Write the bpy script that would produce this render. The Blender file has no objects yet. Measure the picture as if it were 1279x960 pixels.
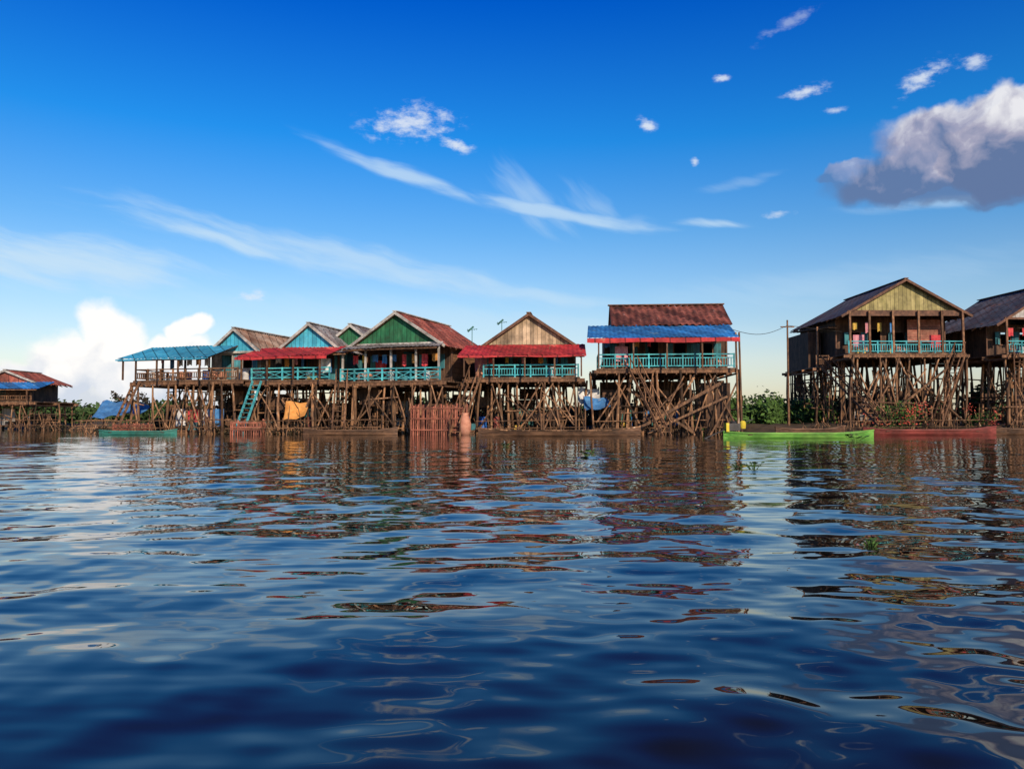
import bpy, math, random
import numpy as np
from mathutils import Vector, Matrix
R = random.Random(7)
scene = bpy.context.scene
scene.view_settings.view_transform = 'Standard'
scene.view_settings.look = 'None'
scene.view_settings.exposure = 0

# ------------------------------------------------------------------ materials
def new_mat(name):
    m = bpy.data.materials.new(name); m.use_nodes = True
    nt = m.node_tree
    b = nt.nodes['Principled BSDF']
    return m, nt, b

def surf(name, c1, c2, scale=3.0, stretch=(1,1,1), rough=0.8, plank=None, plank_amt=0.35,
         island=0.0, bump=0.0, dirt=0.55, dirt_col=(0.03,0.022,0.018), c3=None, spec=0.3):
    m, nt, b = new_mat(name)
    N, L = nt.nodes, nt.links
    tc = N.new('ShaderNodeTexCoord')
    mp = N.new('ShaderNodeMapping'); mp.inputs['Scale'].default_value = stretch
    L.new(tc.outputs['Object'], mp.inputs['Vector'])
    no = N.new('ShaderNodeTexNoise'); no.inputs['Scale'].default_value = scale
    no.inputs['Detail'].default_value = 2.5; no.inputs['Roughness'].default_value = 0.65
    L.new(mp.outputs[0], no.inputs['Vector'])
    r = N.new('ShaderNodeValToRGB')
    r.color_ramp.elements[0].position = 0.35; r.color_ramp.elements[0].color = (*c1, 1)
    r.color_ramp.elements[1].position = 0.65; r.color_ramp.elements[1].color = (*c2, 1)
    if c3:
        e = r.color_ramp.elements.new(0.70); e.color = (*c3, 1)
    L.new(no.outputs['Fac'], r.inputs['Fac'])
    col = r.outputs['Color']
    # weather stains
    n2 = N.new('ShaderNodeTexNoise'); n2.inputs['Scale'].default_value = 1.1; n2.inputs['Detail'].default_value = 3
    n2.inputs['Roughness'].default_value = 0.75
    L.new(tc.outputs['Object'], n2.inputs['Vector'])
    mr = N.new('ShaderNodeMapRange'); mr.inputs['From Min'].default_value = 0.42; mr.inputs['From Max'].default_value = 0.66
    mr.inputs['To Max'].default_value = dirt
    L.new(n2.outputs['Fac'], mr.inputs['Value'])
    mx = N.new('ShaderNodeMixRGB'); L.new(mr.outputs[0], mx.inputs['Fac']); L.new(col, mx.inputs[1])
    mx.inputs[2].default_value = (*dirt_col, 1); col = mx.outputs[0]
    val = None
    if plank:
        axis, w = plank
        sp = N.new('ShaderNodeSeparateXYZ'); L.new(tc.outputs['Object'], sp.inputs[0])
        if axis == 'z': src = sp.outputs['Z']
        else:
            a = N.new('ShaderNodeMath'); a.operation = 'ADD'
            L.new(sp.outputs['X'], a.inputs[0]); L.new(sp.outputs['Y'], a.inputs[1]); src = a.outputs[0]
        d = N.new('ShaderNodeMath'); d.operation = 'DIVIDE'; L.new(src, d.inputs[0]); d.inputs[1].default_value = w
        f = N.new('ShaderNodeMath'); f.operation = 'FLOOR'; L.new(d.outputs[0], f.inputs[0])
        wn = N.new('ShaderNodeTexWhiteNoise'); wn.noise_dimensions = '1D'; L.new(f.outputs[0], wn.inputs['W'])
        fr = N.new('ShaderNodeMath'); fr.operation = 'FRACT'; L.new(d.outputs[0], fr.inputs[0])
        gap = N.new('ShaderNodeMath'); gap.operation = 'GREATER_THAN'; L.new(fr.outputs[0], gap.inputs[0]); gap.inputs[1].default_value = 0.1
        v = N.new('ShaderNodeMapRange'); L.new(wn.outputs['Value'], v.inputs['Value'])
        v.inputs['To Min'].default_value = 1-plank_amt; v.inputs['To Max'].default_value = 1+plank_amt*0.6
        g2 = N.new('ShaderNodeMapRange'); L.new(gap.outputs[0], g2.inputs['Value']); g2.inputs['To Min'].default_value = 0.35
        mm = N.new('ShaderNodeMath'); mm.operation = 'MULTIPLY'; L.new(v.outputs[0], mm.inputs[0]); L.new(g2.outputs[0], mm.inputs[1])
        val = mm.outputs[0]
    if island > 0:
        g = N.new('ShaderNodeNewGeometry')
        v = N.new('ShaderNodeMapRange'); L.new(g.outputs['Random Per Island'], v.inputs['Value'])
        v.inputs['To Min'].default_value = 1-island; v.inputs['To Max'].default_value = 1+island
        if val:
            mm = N.new('ShaderNodeMath'); mm.operation = 'MULTIPLY'; L.new(v.outputs[0], mm.inputs[0]); L.new(val, mm.inputs[1]); val = mm.outputs[0]
        else: val = v.outputs[0]
    if val:
        h = N.new('ShaderNodeHueSaturation'); L.new(col, h.inputs['Color']); L.new(val, h.inputs['Value']); col = h.outputs[0]
    L.new(col, b.inputs['Base Color'])
    b.inputs['Roughness'].default_value = rough
    b.inputs['Specular IOR Level'].default_value = spec
    return m

RUST=(0.10,0.035,0.02)
MAT = dict(
 stilt = surf('stilt_wood', (0.07,0.036,0.022), (0.30,0.16,0.08), 2.2, (3,3,0.6), island=0.85, c3=(0.42,0.33,0.24), dirt=.65),
 beam = surf('beam_wood', (0.08,0.038,0.022), (0.24,0.125,0.065), 3, (2,2,1), island=0.65),
 deck = surf('deck_wood', (0.10,0.055,0.035), (0.25,0.15,0.09), 3, plank=('h',0.25)),
 wall_brown = surf('brown_boards', (0.05,0.027,0.018), (0.15,0.08,0.048), 3, (1,1,0.4), plank=('h',0.22)),
 wall_grey = surf('grey_boards', (0.30,0.30,0.32), (0.52,0.50,0.47), 2, (1,1,0.4), plank=('h',0.3), plank_amt=0.2),
 wall_teal = surf('teal_boards', (0.03,0.15,0.19), (0.07,0.27,0.32), 2, (1,1,0.4), plank=('h',0.22)),
 wall_palm = surf('woven_palm_wall', (0.12,0.06,0.035), (0.28,0.15,0.08), 9, (1,1,2), plank=('z',0.35)),
 wall_brick = surf('red_panel', (0.30,0.10,0.07), (0.45,0.20,0.14), 4, plank=('z',0.18), plank_amt=0.25),
 gable_green = surf('green_gable', (0.012,0.10,0.045), (0.035,0.20,0.09), 2, (1,1,.4), plank=('h',0.3), plank_amt=0.3, c3=(.08,.22,.12)),
 gable_cyan = surf('cyan_gable', (0.04,0.34,0.50), (0.08,0.46,0.60), 2, plank=('h',0.3), plank_amt=0.2, dirt=0.3),
 gable_beige = surf('beige_gable', (0.36,0.26,0.16), (0.54,0.41,0.27), 2, (1,1,.4), plank=('h',0.24), plank_amt=0.4),
 gable_olive = surf('olive_gable', (0.26,0.23,0.09), (0.42,0.36,0.16), 2, (1,1,.4), plank=('h',0.3), plank_amt=0.3),
 roof_rust = surf('rusty_corrugated_iron', (0.12,0.035,0.025), (0.28,0.09,0.065), 1.8, (1,0.4,0.4), rough=0.7, c3=(0.40,0.29,0.26), dirt=0.65, plank=('h',0.85), plank_amt=0.5),
 roof_brown = surf('brown_corrugated_iron', (0.24,0.13,0.085), (0.40,0.29,0.22), 1.5, (1,0.5,0.5), rough=0.7, plank=('h',0.85), plank_amt=0.35, c3=(0.5,0.42,0.36)),
 roof_red = surf('red_corrugated_iron', (0.22,0.05,0.035), (0.36,0.11,0.075), 1.8, rough=0.7, plank=('h',0.85), plank_amt=0.4, c3=(0.45,0.29,0.23), dirt=.6),
 roof_grey = surf('grey_corrugated_iron', (0.14,0.14,0.15), (0.28,0.28,0.28), 1.5, rough=0.6, plank=('h',0.85), plank_amt=0.3, c3=(0.28,0.14,0.08), dirt_col=RUST),
 roof_dark = surf('dark_corrugated_iron', (0.05,0.06,0.08), (0.12,0.13,0.16), 1.5, rough=0.6, plank=('h',0.85), plank_amt=0.3, c3=(0.2,0.09,0.05), dirt_col=RUST),
 aw_blue = surf('blue_awning_sheet', (0.02,0.15,0.44), (0.04,0.24,0.58), 1.5, rough=0.65, plank=('h',0.9), plank_amt=0.35, dirt=0.45, c3=(.18,.36,.56)),
 aw_cyan = surf('cyan_awning_sheet', (0.03,0.27,0.46), (0.07,0.40,0.58), 1.5, rough=0.65, plank=('h',0.9), plank_amt=0.3, dirt=0.35, c3=(.22,.5,.6)),
 aw_red = surf('red_awning_sheet', (0.40,0.02,0.03), (0.58,0.05,0.05), 1.5, rough=0.75, plank=('h',0.9), plank_amt=0.3, dirt=0.45, c3=(.6,.16,.12)),
 rail = surf('teal_railing_paint', (0.03,0.26,0.32), (0.09,0.44,0.48), 4, island=0.35, dirt=0.45),
 trim_w = surf('pale_trim', (0.30,0.28,0.25), (0.5,0.48,0.45), 4, island=0.2),
 trim_b = surf('brown_trim', (0.09,0.045,0.03), (0.18,0.09,0.055), 4, island=0.2),
 mud = surf('mud', (0.05,0.035,0.02), (0.10,0.07,0.04), 0.8, c3=(0.05,0.07,0.025)),
 tarp_orange = surf('orange_tarp', (0.55,0.22,0.05), (0.68,0.33,0.09), 3, dirt=0.35),
 tarp_blue = surf('blue_tarp', (0.03,0.14,0.36), (0.08,0.24,0.5), 3, dirt=0.35),
 cloth_white = surf('white_cloth', (0.5,0.5,0.5), (0.7,0.7,0.7), 5, dirt=0.25),
 cloth_red = surf('red_cloth', (0.45,0.03,0.05), (0.6,0.08,0.08), 5, dirt=0.25),
 cloth_yel = surf('yellow_cloth', (0.55,0.34,0.05), (0.65,0.45,0.1), 5, dirt=0.25),
 cloth_pink = surf('pink_cloth', (0.5,0.18,0.22), (0.6,0.28,0.32), 5, dirt=0.25),
 cage = surf('red_fish_cage_slats', (0.20,0.06,0.04), (0.36,0.13,0.08), 4, island=0.5),
 net = surf('fishing_net_cord', (0.03,0.13,0.11), (0.06,0.2,0.18), 6),
 clay = surf('fired_clay', (0.42,0.17,0.11), (0.55,0.26,0.17), 4, dirt=0.3),
 boat_wood = surf('boat_planks', (0.09,0.045,0.025), (0.22,0.12,0.07), 3, (0.4,1,2), rough=0.6, plank=('z',0.14)),
 boat_green = surf('green_boat_paint', (0.09,0.30,0.04), (0.20,0.44,0.08), 3, (0.4,1,2), rough=0.55, dirt=0.4),
 boat_red = surf('red_boat_paint', (0.16,0.03,0.025), (0.28,0.06,0.05), 3, (0.4,1,2), rough=0.55, dirt=0.5),
 boat_teal = surf('teal_boat_paint', (0.02,0.14,0.12), (0.05,0.24,0.20), 3, (0.4,1,2), rough=0.5, dirt=0.5),
 yellow = surf('yellow_paint', (0.6,0.45,0.03), (0.7,0.56,0.06), 3, dirt=0.25),
 metal = surf('dark_metal', (0.02,0.02,0.022), (0.06,0.06,0.065), 3, rough=0.4),
 plastic_blue = surf('blue_plastic', (0.01,0.08,0.35), (0.02,0.13,0.45), 3, rough=0.4, dirt=0.25),
 plastic_white = surf('white_plastic', (0.5,0.5,0.5), (0.68,0.68,0.68), 3, rough=0.4, dirt=0.35),
 wire = surf('black_cable', (0.02,0.02,0.02), (0.03,0.03,0.03), 3),
 leaf = surf('bush_leaves', (0.02,0.045,0.012), (0.05,0.10,0.025), 0.6, island=0.6, dirt=0.3),
 leaf_bright = surf('bright_leaves', (0.035,0.085,0.015), (0.075,0.15,0.03), 0.8, island=0.5, dirt=0.25),
 leaf_dark = surf('dark_brush', (0.02,0.018,0.010), (0.05,0.038,0.02), 0.6, island=0.6, dirt=0.3),
 flower = surf('red_flowers', (0.5,0.05,0.04), (0.6,0.12,0.08), 3, island=0.3),
)

# ------------------------------------------------------------------ mesh helpers
class P:
    def __init__(s): s.v=[]; s.f=[]
    def add(s, vs, fs):
        o=len(s.v); s.v += [tuple(v) for v in vs]; s.f += [tuple(i+o for i in f) for f in fs]
    def box(s, x0,x1,y0,y1,z0,z1):
        vs=[(x,y,z) for z in (z0,z1) for y in (y0,y1) for x in (x0,x1)]
        s.add(vs, [(0,2,3,1),(4,5,7,6),(0,1,5,4),(2,6,7,3),(0,4,6,2),(1,3,7,5)])
    def beam(s, p, q, w=0.08, d=None):
        d = d or w
        p,q=Vector(p),Vector(q); a=(q-p)
        if a.length<1e-5: return
        a.normalize(); up=Vector((0,0,1)) if abs(a.z)<0.95 else Vector((0,1,0))
        u=a.cross(up).normalized()*w/2; v=a.cross(u).normalized()*d/2
        vs=[p-u-v,p+u-v,p+u+v,p-u+v,q-u-v,q+u-v,q+u+v,q-u+v]
        s.add(vs,[(0,1,2,3),(7,6,5,4),(0,4,5,1),(1,5,6,2),(2,6,7,3),(3,7,4,0)])
    def pole(s, p, q, r=0.08, r2=None, n=7, bend=0.0):
        r2 = r if r2 is None else r2
        p,q=Vector(p),Vector(q); a=(q-p); ln=a.length
        if ln<1e-5: return
        a.normalize(); up=Vector((0,0,1)) if abs(a.z)<0.95 else Vector((0,1,0))
        u=a.cross(up).normalized(); v=a.cross(u).normalized()
        segs=3 if bend else 1; vs=[]
        bv=(u*R.uniform(-1,1)+v*R.uniform(-1,1))*bend
        for k in range(segs+1):
            t=k/segs; c=p+(q-p)*t+bv*math.sin(math.pi*t); rr=r+(r2-r)*t
            for i in range(n):
                an=2*math.pi*i/n; vs.append(c+u*math.cos(an)*rr+v*math.sin(an)*rr)
        fs=[(k*n+i,k*n+(i+1)%n,(k+1)*n+(i+1)%n,(k+1)*n+i) for k in range(segs) for i in range(n)]
        fs += [tuple(range(n))[::-1], tuple(range(segs*n,segs*n+n))]
        s.add(vs,fs)
    def sheet(s, A,B,C,D, pitch=0.28, amp=0.03, rows=5, sag=0.02):
        # corrugated sheet: A front-left, B front-right, C back-right, D back-left
        A,B,C,D=map(Vector,(A,B,C,D)); n=(B-A).cross(D-A).normalized()
        cols=max(4,int((B-A).length/pitch*4)); vs=[]
        jit=[R.uniform(-.07,.07) for _ in range(200)]
        for j in range(rows+1):
            t=j/rows
            for i in range(cols+1):
                u=i/cols; a=A.lerp(B,u); d=D.lerp(C,u); p=a.lerp(d,t)
                w=u*(B-A).length
                if j==0: p=p+(A-D).normalized()*jit[int(w/.85)%200]
                p=p+n*(amp*math.sin(2*math.pi*w/pitch)+sag*math.sin(w*1.1+A.x)*math.cos(t*3)-sag*math.sin(math.pi*t))
                vs.append(p)
        fs=[(j*(cols+1)+i,j*(cols+1)+i+1,(j+1)*(cols+1)+i+1,(j+1)*(cols+1)+i) for j in range(rows) for i in range(cols)]
        s.add(vs,fs)
    def cloth(s, x0,x1,z0,z1,y, fold=0.05, n=12):
        vs=[];
        for j in range(5):
            for i in range(n+1):
                u=i/n; t=j/4
                vs.append((x0+(x1-x0)*u, y+fold*math.sin(u*11+x0*3)*(1-t*0.6), z0+(z1-z0)*t+ (0.04*math.sin(u*7+x0) if j==0 else 0)))
        s.add(vs,[(j*(n+1)+i,j*(n+1)+i+1,(j+1)*(n+1)+i+1,(j+1)*(n+1)+i) for j in range(4) for i in range(n)])
    def lathe(s, c, prof, n=16):
        vs=[]
        for (r,z) in prof:
            for i in range(n):
                a=2*math.pi*i/n; vs.append((c[0]+r*math.cos(a),c[1]+r*math.sin(a),c[2]+z))
        fs=[(k*n+i,k*n+(i+1)%n,(k+1)*n+(i+1)%n,(k+1)*n+i) for k in range(len(prof)-1) for i in range(n)]
        s.add(vs,fs)
    def leaves(s, c, rad, n, size):
        # leaf clumps through an uneven ellipsoid volume
        cl=[]
        for k in range(max(5,n//40)):
            a=R.uniform(0,2*math.pi); r=R.random()**0.5; h=R.random()
            cl.append((c[0]+rad[0]*r*math.cos(a)*(1-0.4*h), c[1]+rad[1]*r*math.sin(a), c[2]+rad[2]*h*R.uniform(0.6,1)))
        for k in range(n):
            q=R.choice(cl); g=0.2
            p=Vector((R.gauss(q[0],rad[0]*g),R.gauss(q[1],rad[1]*g),max(c[2],R.gauss(q[2],rad[2]*g*.7))))
            a=Vector((R.gauss(0,1),R.gauss(0,1),R.gauss(0,0.7))).normalized(); b=a.orthogonal().normalized()
            z=size*R.uniform(0.5,1.4)
            s.add([p-a*z*0.5,p+b*z*0.32,p+a*z*0.5,p-b*z*0.32],[(0,1,2,3)])
    def out(s, name, mat, parent=None, smooth=False, bevel=0):
        me=bpy.data.meshes.new(name); me.from_pydata(s.v,[],s.f); me.update()
        if smooth: me.polygons.foreach_set('use_smooth',[True]*len(me.polygons))
        o=bpy.data.objects.new(name,me); scene.collection.objects.link(o)
        me.materials.append(MAT[mat] if isinstance(mat,str) else mat)
        if parent: o.parent=parent
        return o

def empty(name, loc=(0,0,0), rz=0.0):
    e=bpy.data.objects.new(name,None); scene.collection.objects.link(e)
    e.location=loc; e.rotation_euler=(0,0,rz); e.empty_display_size=0.5
    return e

# ------------------------------------------------------------------ house components
class House:
    def __init__(s, x, y, rz, zf, base=-1.0):
        s.e=empty('stilt_house',(x,y,0),rz); s.zf=zf; s.base=base; s.parts={}
    def p(s, name, mat):
        k=(name,mat)
        if k not in s.parts: s.parts[k]=P()
        return s.parts[k]
    def done(s):
        for (n,m),p in s.parts.items(): p.out(n,m,s.e,smooth=(n in('roof','awning','curtain','jar')))
    def deck(s,x0,x1,y0,y1,nx,ny,r=0.085,braces=6,zf=None):
        zf=s.zf if zf is None else zf
        d=s.p('deck','deck'); d.box(x0,x1,y0,y1,zf-0.09,zf)
        b=s.p('floor_beams','beam')
        for j in range(ny):
            yy=y0+0.1+(y1-y0-0.2)*j/(ny-1); b.beam((x0-0.3,yy,zf-0.21),(x1+0.3,yy,zf-0.19),0.12,0.2)
        k=int((x1-x0)/0.6)
        for i in range(k+1):
            xx=x0+(x1-x0)*i/k; b.beam((xx,y0-0.12-R.uniform(0,.2),zf-0.36),(xx,y1+0.1,zf-0.36),0.07,0.1)
        st=s.p('stilts','stilt'); pts={}
        for j in range(ny):
            for i in range(nx):
                x=x0+0.1+(x1-x0-0.2)*i/(nx-1)+R.uniform(-.35,.35); y=y0+0.15+(y1-y0-0.3)*j/(ny-1)+R.uniform(-.2,.2)
                tx=x+R.uniform(-.35,.35)
                st.pole((x,y,s.base),(tx,y,zf-0.1-R.uniform(0,.1)),r*R.uniform(.6,1.5),r*R.uniform(.5,.9),bend=.15)
                pts[i,j]=(x,y)
                if R.random()<0.6:
                    x+=R.uniform(-.6,.6); st.pole((x,y+.1,s.base),(x+R.uniform(-.9,.9),y+R.uniform(-.3,.3),zf-R.uniform(.2,2.0)),r*R.uniform(.4,.7),r*.4,bend=.15)
        h=zf-max(s.base,0)
        for k in range(int(braces*1.8)):
            j=R.choice([0,0,0,1,ny-1]) if ny>1 else 0; i=R.randrange(nx-1); i2=min(nx-1,i+R.choice([1,2,2,3]))
            a=pts[i,j];c=pts[i2,j]
            if R.random()<.5: a,c=c,a
            st.pole((a[0],a[1]-.12-R.uniform(0,.15),max(s.base,0)+R.uniform(-.2,.8)),(c[0],c[1]-.12,zf-R.uniform(.2,1.3)),r*R.uniform(.4,.75),r*.5,bend=.12)
        for k in range(4+braces//2):
            j=R.randrange(ny); z=max(s.base,0)+R.uniform(.2,.8)*h
            i=R.randrange(max(1,nx-2)); i2=min(nx-1,i+R.choice([1,2,3,4]))
            st.pole((pts[i,j][0]-.3,pts[i,j][1]-.1,z),(pts[i2,j][0]+.3,pts[i2,j][1]-.1,z+R.uniform(-.2,.2)),r*.5,r*.45,bend=.05)
        for k in range(4):   # depth-wise ties
            i=R.randrange(nx); z=max(s.base,0)+R.uniform(.3,.8)*h
            st.pole((pts[i,0][0]+.1,pts[i,0][1]-.2,z),(pts[i,ny-1][0]+.1,pts[i,ny-1][1]+.2,z+.1),r*.5,r*.45)
        # loose boards, hung mats and nets stored between the stilts
        for k in range(int((x1-x0)/0.7)):
            x=R.uniform(x0,x1-1); w=R.uniform(.5,1.6); z=max(s.base,0)+R.uniform(.05,.7)*h; y=R.uniform(y0+1.2,y1-.3)
            s.p('stored_boards',R.choice(['wall_brown','wall_brown','wall_brown','beam','wall_palm','wall_grey'])).box(x,x+w,y,y+.05,z,min(zf-.4,z+R.uniform(.3,1.2)))
    def rail(s,p,q,h=0.85,mat='rail',kind='v',zf=None):
        zf=s.zf if zf is None else zf
        b=s.p('railing',mat); p=Vector((*p,zf));q=Vector((*q,zf)); L=(q-p).length; Z=Vector((0,0,1))
        b.beam(p+Z*h,q+Z*h,.08,.07); b.beam(p+Z*.14,q+Z*.14,.06,.06); b.beam(p+Z*(h-.22),q+Z*(h-.22),.05,.05)
        n=max(2,int(L/.95))
        for i in range(n+1): c=p.lerp(q,i/n); b.beam(c,c+Z*(h+.05),.09,.09)
        for i in range(n):
            a=p.lerp(q,i/n); c=p.lerp(q,(i+1)/n)
            if kind=='x':
                b.beam(a+Z*.14,c+Z*(h-.22),.045); b.beam(c+Z*.14,a+Z*(h-.22),.045)
            else:
                for k in range(1,6): m=a.lerp(c,k/6); b.beam(m+Z*.14,m+Z*(h-.22),.045)
    def posts(s,xs,y,z1,mat='beam',w=.11,zf=None):
        zf=s.zf if zf is None else zf
        b=s.p('veranda_posts',mat)
        for x in xs: b.beam((x,y,zf),(x+R.uniform(-.04,.04),y,z1),w)
    def body(s,x0,x1,y0,y1,ze,front='wall_brown',side=None,door=None,wins=(),trim='trim_b',zf=None,shutter='wall_teal'):
        zf=s.zf if zf is None else zf
        side=side or front; t=.06; h=ze-zf
        w=s.p('side_walls',side)
        w.box(x0,x0+t,y0+t+.002,y1-t-.002,zf,ze)
        w.box(x1-t,x1,y0+t+.002,y1-t-.002,zf,ze); w.box(x0,x1,y1-t,y1,zf,ze)
        f=s.p('front_wall',front); dark=s.p('frames',trim); sh=s.p('shutters',shutter)
        ops=[]
        if door is not None: ops.append((door-.45,door+.45,zf,zf+min(2.0,h-.15),'d'))
        for c in wins: ops.append((c-.4,c+.4,zf+.85,zf+min(1.75,h-.2),'w'))
        ops.sort(); cx=x0
        for (a,b,z0,z1,k) in ops:
            f.box(cx,a,y0,y0+t,zf,ze); cx=b
            if z0>zf: f.box(a,b,y0,y0+t,zf,z0)
            if z1<ze: f.box(a,b,y0,y0+t,z1,ze)
            for X in (a,b): dark.box(X-.045,X+.045,y0-.04,y0-.003,z0,z1)
            dark.box(a-.09,b+.09,y0-.045,y0-.004,z1,z1+.09)
            if k=='w':
                dark.box(a-.09,b+.09,y0-.08,y0-.004,z0-.07,z0)
                sh.beam((a-.05,y0-.06,(z0+z1)/2),(a-.48,y0-.2,(z0+z1)/2),.04,z1-z0)
                sh.beam((b+.05,y0-.06,(z0+z1)/2),(b+.48,y0-.2,(z0+z1)/2),.04,z1-z0)
            else:
                sh.beam((a,y0+.1,(z0+z1)/2),(a+.3,y0+.8,(z0+z1)/2),.04,z1-z0)
        f.box(cx,x1,y0,y0+t,zf,ze)
        for X in (x0-.003,x1+.003): dark.beam((X,y0-.01,zf),(X,y0-.01,ze),.1)
    def gable(s,x0,x1,y0,y1,ze,zr,roof,gab,trim='trim_w',oh=.35,gy=None):
        xc=(x0+x1)/2; sl=(zr-ze)/(xc-x0); xo0=x0-oh; xo1=x1+oh; zo=ze-oh*sl
        r=s.p('roof',roof)
        r.sheet((xo0,y1,zo),(xo0,y0,zo),(xc,y0,zr),(xc,y1,zr))
        r.sheet((xo1,y0,zo),(xo1,y1,zo),(xc,y1,zr),(xc,y0,zr))
        rc=s.p('ridge_cap',trim); rc.beam((xc,y0-.05,zr+.05),(xc,y1+.05,zr+.05),.3,.06)
        gy=y0+.25 if gy is None else gy
        g=s.p('gable',gab)
        for (yy) in (gy,y1-.3):
            g.add([(x0,yy,ze-.02),(x1,yy,ze-.02),(xc,yy,zr-.07),(x0,yy+.05,ze-.02),(x1,yy+.05,ze-.02),(xc,yy+.05,zr-.07)],
              [(0,1,2),(5,4,3),(0,3,4,1),(1,4,5,2),(2,5,3,0)])
        b=s.p('bargeboards',trim)
        b.beam((xo0,y0-.03,zo-.06),(xc,y0-.03,zr-.06),.04,.17); b.beam((xo1,y0-.035,zo-.06),(xc,y0-.035,zr-.055),.04,.17)
        b.beam((x0-.1,gy-.06,ze-.04),(x1+.1,gy-.06,ze-.04),.09,.14)
        rf=s.p('rafters','beam')
        n=int((y1-y0)/.9)
        for i in range(n+1):
            yy=y0+.1+(y1-y0-.2)*i/n
            rf.beam((xo0+.05,yy,zo-.1),(xc,yy,zr-.12),.06,.09); rf.beam((xo1-.05,yy,zo-.1),(xc,yy,zr-.12),.06,.09)
    def awning(s,x0,x1,yf,yb,zf_,zb,mat,val=None,vh=.3,posts=None,edge='trim_b'):
        a=s.p('awning',mat); a.sheet((x0,yf,zf_),(x1,yf,zf_),(x1-.1,yb,zb),(x0+.1,yb,zb),sag=.02,amp=.02)
        b=s.p('awning_frame','beam'); b.beam((x0+.1,yf+.1,zf_-.1),(x1-.1,yf+.1,zf_-.1),.07,.09)
        n=max(2,int((x1-x0)/1.1))
        for i in range(n+1):
            x=x0+.15+(x1-x0-.3)*i/n; b.beam((x,yf+.05,zf_-.06),(x,yb,zb-.07),.05,.06)
        if val:
            v=s.p('valance',val); n=int((x1-x0)/.25); vs=[]
            for i in range(n+1):
                x=x0+(x1-x0)*i/n; yy=yf-.03+.02*math.sin(i*1.3)
                vs+= [(x,yy,zf_-.02),(x,yy-.02,zf_-vh-.03*math.sin(i*.35)-.012*(i%2))]
            v.add(vs,[(2*i,2*i+1,2*i+3,2*i+2) for i in range(n)])
        if posts:
            for x in posts: b.beam((x,yf+.1,s.zf),(x,yf+.1,zf_-.1),.09)
    def ladder(s,p,q,w=.7,mat='beam',rails=True):
        b=s.p('stairs',mat); p,q=Vector(p),Vector(q); d=(q-p); side=Vector((-d.y,d.x,0)); side=side.normalized()*w/2 if side.length>.01 else Vector((w/2,0,0))
        for sg in(-1,1):
            b.beam(p+side*sg,q+side*sg,.06,.14)
            if rails:
                b.beam(p+side*sg+Vector((0,0,.8)),q+side*sg+Vector((0,0,.8)),.05,.05)
                for t in(.05,.5,.95): c=p.lerp(q,t)+side*sg; b.beam(c,c+Vector((0,0,.8)),.05)
        n=int(abs(d.z)/.28)
        for i in range(1,n): c=p.lerp(q,i/n); b.beam(c-side,c+side,.16,.04)
    def laundry(s,x0,x1,y,z,n):
        w=s.p('clothes_line','wire'); w.pole((x0,y,z),(x1,y,z-.04),.012,n=4)
        for i in range(n):
            x=x0+(x1-x0)*(i+.15)/n; m=R.choice(['cloth_white','cloth_red','cloth_yel','cloth_pink','tarp_blue','tarp_orange'])
            s.p('hanging_clothes',m).cloth(x,x+R.uniform(.2,.45),z-R.uniform(.4,.8),z-.02,y,.03,6)
    def clutter(s,x0,x1,y0,y1,z,n):
        for i in range(n):
            x=R.uniform(x0,x1);y=R.uniform(y0,y1);k=R.randrange(4)
            if k==0: s.p('jar','clay').lathe((x,y,z),[(0.01,0),(.16,0),(.27,.2),(.28,.35),(.17,.5),(.2,.55),(.15,.53)],12)
            elif k==1: s.p('jar',R.choice(['plastic_blue','plastic_white'])).lathe((x,y,z),[(.01,0),(.2,0),(.22,.05),(.2,.3),(.22,.33),(.2,.6),(.19,.62),(.01,.62)],12)
            elif k==2: s.p('crates',R.choice(['wall_teal','boat_wood','cloth_yel'])).box(x-.3,x+.3,y-.2,y+.2,z,z+.35)
            else: s.p('curtain',R.choice(['cloth_red','cloth_white','tarp_blue','cloth_pink'])).cloth(x-.4,x+.4,z+.5,z+1.4,y,.06)

# --- open pavilion house, blue awning, grey side
h=House(-19.6,52,-.28,3.45)
h.deck(-5.0,2.9,-1.2,7.5,12,4,braces=12)
h.body(-.9,2.8,1.4,7.4,5.35,'wall_grey','wall_grey',door=.2,wins=(1.8,),trim='trim_w')
h.gable(-1.0,2.9,1.0,7.8,5.4,6.95,'roof_brown','gable_cyan')
h.awning(-5.7,1.3,-2.0,1.2,4.8,5.85,'aw_cyan',posts=[-5.2,-4.2,-2.6,-1,.6],val='aw_cyan',vh=.1)
h.posts([-4.8,-3,-1.1],1.3,5.6)
h.rail((-4.9,-1.1),(2.8,-1.1),.7,mat='beam')
h.rail((-4.9,-1.1),(-4.9,4),.7,mat='beam')
h.laundry(-4.6,-.5,.8,5.1,6); h.clutter(-4.6,2.5,-.8,.8,3.45,8)
h.ladder((-4.6,-1.3,3.4),(-5.2,-2.8,-.1),rails=False)
h.done()
# --- cyan gable house with red awning
h=House(-13.5,51.3,-.24,3.4)
h.deck(-3.0,2.6,-1.2,6,9,4,braces=9)
h.body(-2.0,2.0,1.2,5.8,5.55,'wall_teal','wall_teal',door=-.7,wins=(.9,),shutter='wall_brown')
h.gable(-2.1,2.1,.8,6.2,5.6,7.2,'roof_grey','gable_cyan')
h.awning(-3.6,2.7,-1.9,1.0,4.85,5.65,'aw_red',val='aw_red',vh=.18,posts=[-3.2,-1.4,.4,2.2])
h.rail((-2.9,-1.1),(2.5,-1.1),.75,kind='x'); h.laundry(-2.8,.3,.4,5.0,5); h.clutter(-2.7,2.3,-.7,.8,3.4,6)
h.ladder((-2.4,-1.3,3.35),(-2.7,-2.9,-.1),mat='rail',rails=False); h.done()
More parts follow.
